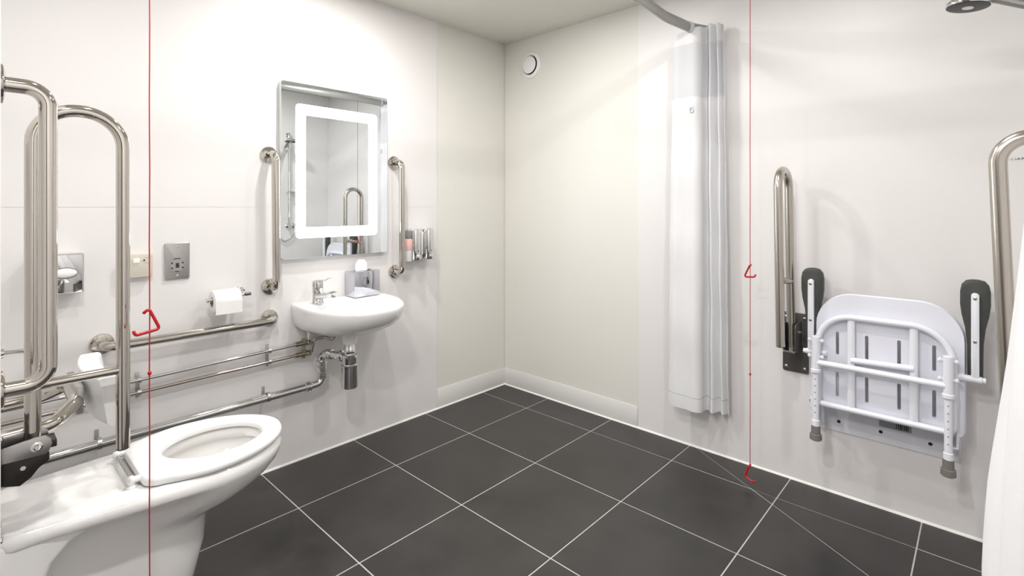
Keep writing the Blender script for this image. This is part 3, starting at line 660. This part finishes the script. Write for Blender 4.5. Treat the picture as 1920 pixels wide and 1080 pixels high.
# ---------------------------------------------------------------- shower rail and curtains
ZR = 2.02
rl = thing('curtain_rail', 'grey curved shower curtain rail high near the ceiling', 'curtain rail', (1.34, -.3, ZR))
pts = fillet([(1.375, -.002, ZR), (1.325, -.115, ZR), (1.302, -.33, ZR), (1.318, -.56, ZR), (1.34, -1.62, ZR), (RX-.002, -1.62, ZR)], [0, .2, .5, .5, .35, 0], 10)
bm = B(); tube(bm, pts, .0165, 16, flat=(1.5, .75)); obj('tube', bm, 'railgrey', rl, sharp=60)
bm = B(); lathe(bm, (1.378, 0, ZR), (0, -1, 0), [(.03, 0), (.03, .004), (.02, .008)]); obj('end_flange', bm, 'railgrey', rl)
bm = B(); lathe(bm, (RX, -1.62, ZR), (-1, 0, 0), [(.03, 0), (.03, .004), (.02, .008)]); obj('end_flange', bm, 'railgrey', rl)
def catmull(P, n):
    out = []
    P = [Vector(p) for p in P]; Q = [P[0]*2-P[1]] + P + [P[-1]*2-P[-2]]; m = len(P)-1
    for i in range(n):
        s = i/(n-1)*m; k = min(int(s), m-1); u = s-k; a, b, c, d = Q[k:k+4]
        out.append(.5*((2*b)+(c-a)*u+(2*a-5*b+4*c-d)*u*u+(3*b-a-3*c+d)*u**3))
    return out
def sheet(bm, fn, z0, z1, ns, nz, th=.0012):
    g_ = [[Vector(fn(i/(ns-1), z0, z1, j/(nz-1))) for i in range(ns)] for j in range(nz)]
    nor = [[None]*ns for _ in range(nz)]
    for j in range(nz):
        for i in range(ns):
            a = g_[j][min(i+1, ns-1)]-g_[j][max(i-1, 0)]; b = g_[min(j+1, nz-1)][i]-g_[max(j-1, 0)][i]
            n = a.cross(b); nor[j][i] = n.normalized() if n.length > 1e-12 else V(0, 1, 0)
    # closed thin shell: front row then back row for every level
    loft(bm, [[g_[j][i]+nor[j][i]*th/2 for i in range(ns)] + [g_[j][i]-nor[j][i]*th/2 for i in range(ns-1, -1, -1)] for j in range(nz)])
base1 = catmull([(1.212, -.112), (1.245, -.128), (1.30, -.124), (1.345, -.130), (1.372, -.112), (1.374, -.07), (1.384, -.045), (1.404, -.085), (1.414, -.095), (1.424, -.055), (1.434, -.035), (1.448, -.075), (1.456, -.085), (1.463, -.05), (1.468, -.03), (1.480, -.06)], 90)
def cur1(s, z0, z1, v):
    z = z0+(z1-z0)*v; p = base1[min(89, int(round(s*89)))]
    k = (z-.22)/1.8
    f = .68 if p.x > 1.376 else 1
    x = 1.25+(p.x-1.25)*(1.0-.16*k) + .012*k*(1 if p.x < 1.25 else 1)
    yy = (-.062+(p.y+.062)*f)*(1-.04*k) + .004*math.sin(9*s+5*z)*(1-.3*k) + .003*math.sin(17*z+4*s)
    return (x, min(yy, -.012), z)
cu = thing('shower_curtain', 'white shower curtain gathered at the back wall end of the rail', 'curtain', (1.34, -.09, .22), 'white shower curtains')
def mkpart(name, m, par, fn, z0, z1, nz, ns=90, th=.0012, **k):
    bm = B(); sheet(bm, fn, z0, z1, ns, nz, th); return obj(name, bm, m, par, sharp=70, **k)
def cur1top(s, z0, z1, v):
    zt = 1.995+.04*min(1, s*2.2)-.02*max(0, s-.5); return cur1(s, z0, zt, v)
def cur1bot(s, z0, z1, v):
    x, y, z = cur1(s, z0, z1, v); return (x, y, z+.004*math.sin(14*s)*(1-v))
mkpart('header', 'cloth', cu, cur1top, 1.945, 2.03, 5)
mkpart('sheer_panel', 'sheer', cu, cur1, 1.692, 1.9455, 8, label='sheer mesh window panel')
mkpart('main_panel', 'cloth', cu, cur1, .288, 1.695, 40)
mkpart('hem_line', 'band', cu, cur1, .284, .289, 2, th=.0022)
mkpart('hem', 'cloth', cu, cur1, .222, .285, 5)
bm = B(); lathe(bm, (1.326, -.133, ZR), (-.06, -1, 0), [(.022, 0), (.026, .002), (.026, .006), (.022, .008)], 24); obj('eyelet', bm, 'band', cu)
bm = B(); box(bm, (1.322, -.131, 1.640), (1.346, -.127, 1.646), .001); tube(bm, [(1.334+.009*math.cos(a), -.130, 1.628+.009*math.sin(a)) for a in [2*PI*k/16 for k in range(17)]], .0022, 6); obj('tag', bm, 'band', cu, label='small grey hanging tag')
base2 = catmull([(2.442, -1.50), (2.425, -1.53), (2.40, -1.505), (2.375, -1.54), (2.352, -1.52), (2.338, -1.56), (2.345, -1.60), (2.362, -1.615), (2.372, -1.645), (2.352, -1.665), (2.342, -1.69), (2.356, -1.715), (2.380, -1.705), (2.395, -1.735), (2.415, -1.72), (2.43, -1.745), (2.442, -1.73)], 100)
def cur2(s, z0, z1, v):
    z = z0+(z1-z0)*v; p = base2[min(99, int(round(s*99)))]
    kz = [(0, 1.02), (.73, .985), (.84, .954), (.917, .908), (1.055, .817), (1.20, .695), (1.5, .53), (2.05, .45)]
    k = 1
    for (a, ka), (b, kb) in zip(kz, kz[1:]):
        if a <= z <= b: k = ka+(kb-ka)*(z-a)/(b-a)
    k *= 1.236
    x = RX-.006-(2.444-p.x)*k
    y = -1.62+(p.y+1.62)*(.8+.2*k) + .006*math.sin(7*z+6*s)
    return (x + .003*math.sin(11*z+9*s)*k, y, z)
c2 = thing('shower_curtain', 'white shower curtain hanging at the right photo edge, close to camera', 'curtain', (2.40, -1.62, .10), 'white shower curtains')
mkpart('header', 'cloth', c2, cur2, 1.945, 2.035, 4, 100)
mkpart('sheer_panel', 'sheer', c2, cur2, 1.692, 1.9455, 8, 100, label='sheer mesh window panel')
mkpart('main_panel', 'cloth', c2, cur2, .148, 1.695, 44, 100)
mkpart('hem_line', 'band', c2, cur2, .144, .149, 2, 100, th=.0022)
mkpart('hem', 'cloth', c2, cur2, .085, .145, 4, 100)

# ---------------------------------------------------------------- shower on the right wall
sw_t = thing('shower_set', 'hand shower with dark spray face and chrome arm at top right', 'shower', (RX, -.40, .95))
RXB = RX-.036
bm = B(); rod(bm, (RXB, -.40, .98), (RXB, -.40, 1.86), .0105, 16); obj('riser_bar', bm, 'chrome', sw_t)
for z in (1.0, 1.84):
    bm = B(); lathe(bm, (RX, -.40, z), (-1, 0, 0), [(.022, 0), (.022, .006), (.012, .01), (.012, .045)], 20); obj('bracket', bm, 'chrome', sw_t)
bm = B(); rod(bm, (RXB, -.40, 1.725), (RXB, -.40, 1.785), .019, 18); rod(bm, (RXB, -.40, 1.755), (RXB-.03, -.43, 1.757), .014, 16); obj('slider', bm, 'chrome', sw_t)
hd = V(2.302, -.445, 1.765)
bm = B(); tube(bm, [(RXB+.008, -.433, 1.722), (2.405, -.436, 1.745), (2.365, -.440, 1.767), (2.335, -.444, 1.780), (2.31, -.445, 1.786)], [.0095, .011, .012, .015, .018], 16, flat=(.8, 1.1)); obj('handle', bm, 'railgrey', sw_t, sharp=60)
tilt = V(-.10, -.05, -1).normalized()
bm = B(); lathe(bm, hd-tilt*.026, tilt, [(.012, 0), (.030, .004), (.047, .012), (.053, .020), (.053, .026), (.051, .029), (.049, .028)], 36); sh_ = obj('head', bm, 'chrome', sw_t)
bm = B(); lathe(bm, hd, tilt, [(.0495, .0), (.0495, .0025), (.043, .0045), (.012, .005)], 36); obj('spray_face', bm, 'showerdark', sh_, label='dark grey spray face')
bm = B(); lathe(bm, hd+tilt*.0045, tilt, [(.0135, 0), (.0135, .002), (.010, .003)], 20); obj('spray_centre', bm, 'white', sh_)
bm = B(); tube(bm, catmull([(RXB+.008, -.433, 1.725), (2.452, -.47, 1.60), (2.455, -.50, 1.30), (2.455, -.50, .98), (2.455, -.44, .86), (2.455, -.35, .92), (2.462, -.34, 1.0)], 40), .0065, 10); obj('hose', bm, 'chrome', sw_t, sharp=80)
bm = B(); prism(bm, rrect(2.388, -.42, RX-.002, -.33, .025, 6), lambda a, b, d: (a, b, d), 1.312, 1.318, .002); obj('soap_tray', bm, 'chrome', sw_t, label='small soap tray on the riser')
bm = B(); lathe(bm, (RX, -.34, 1.0), (-1, 0, 0), [(.024, 0), (.024, .004), (.012, .008), (.012, .02)], 22); obj('wall_outlet', bm, 'chrome', sw_t)
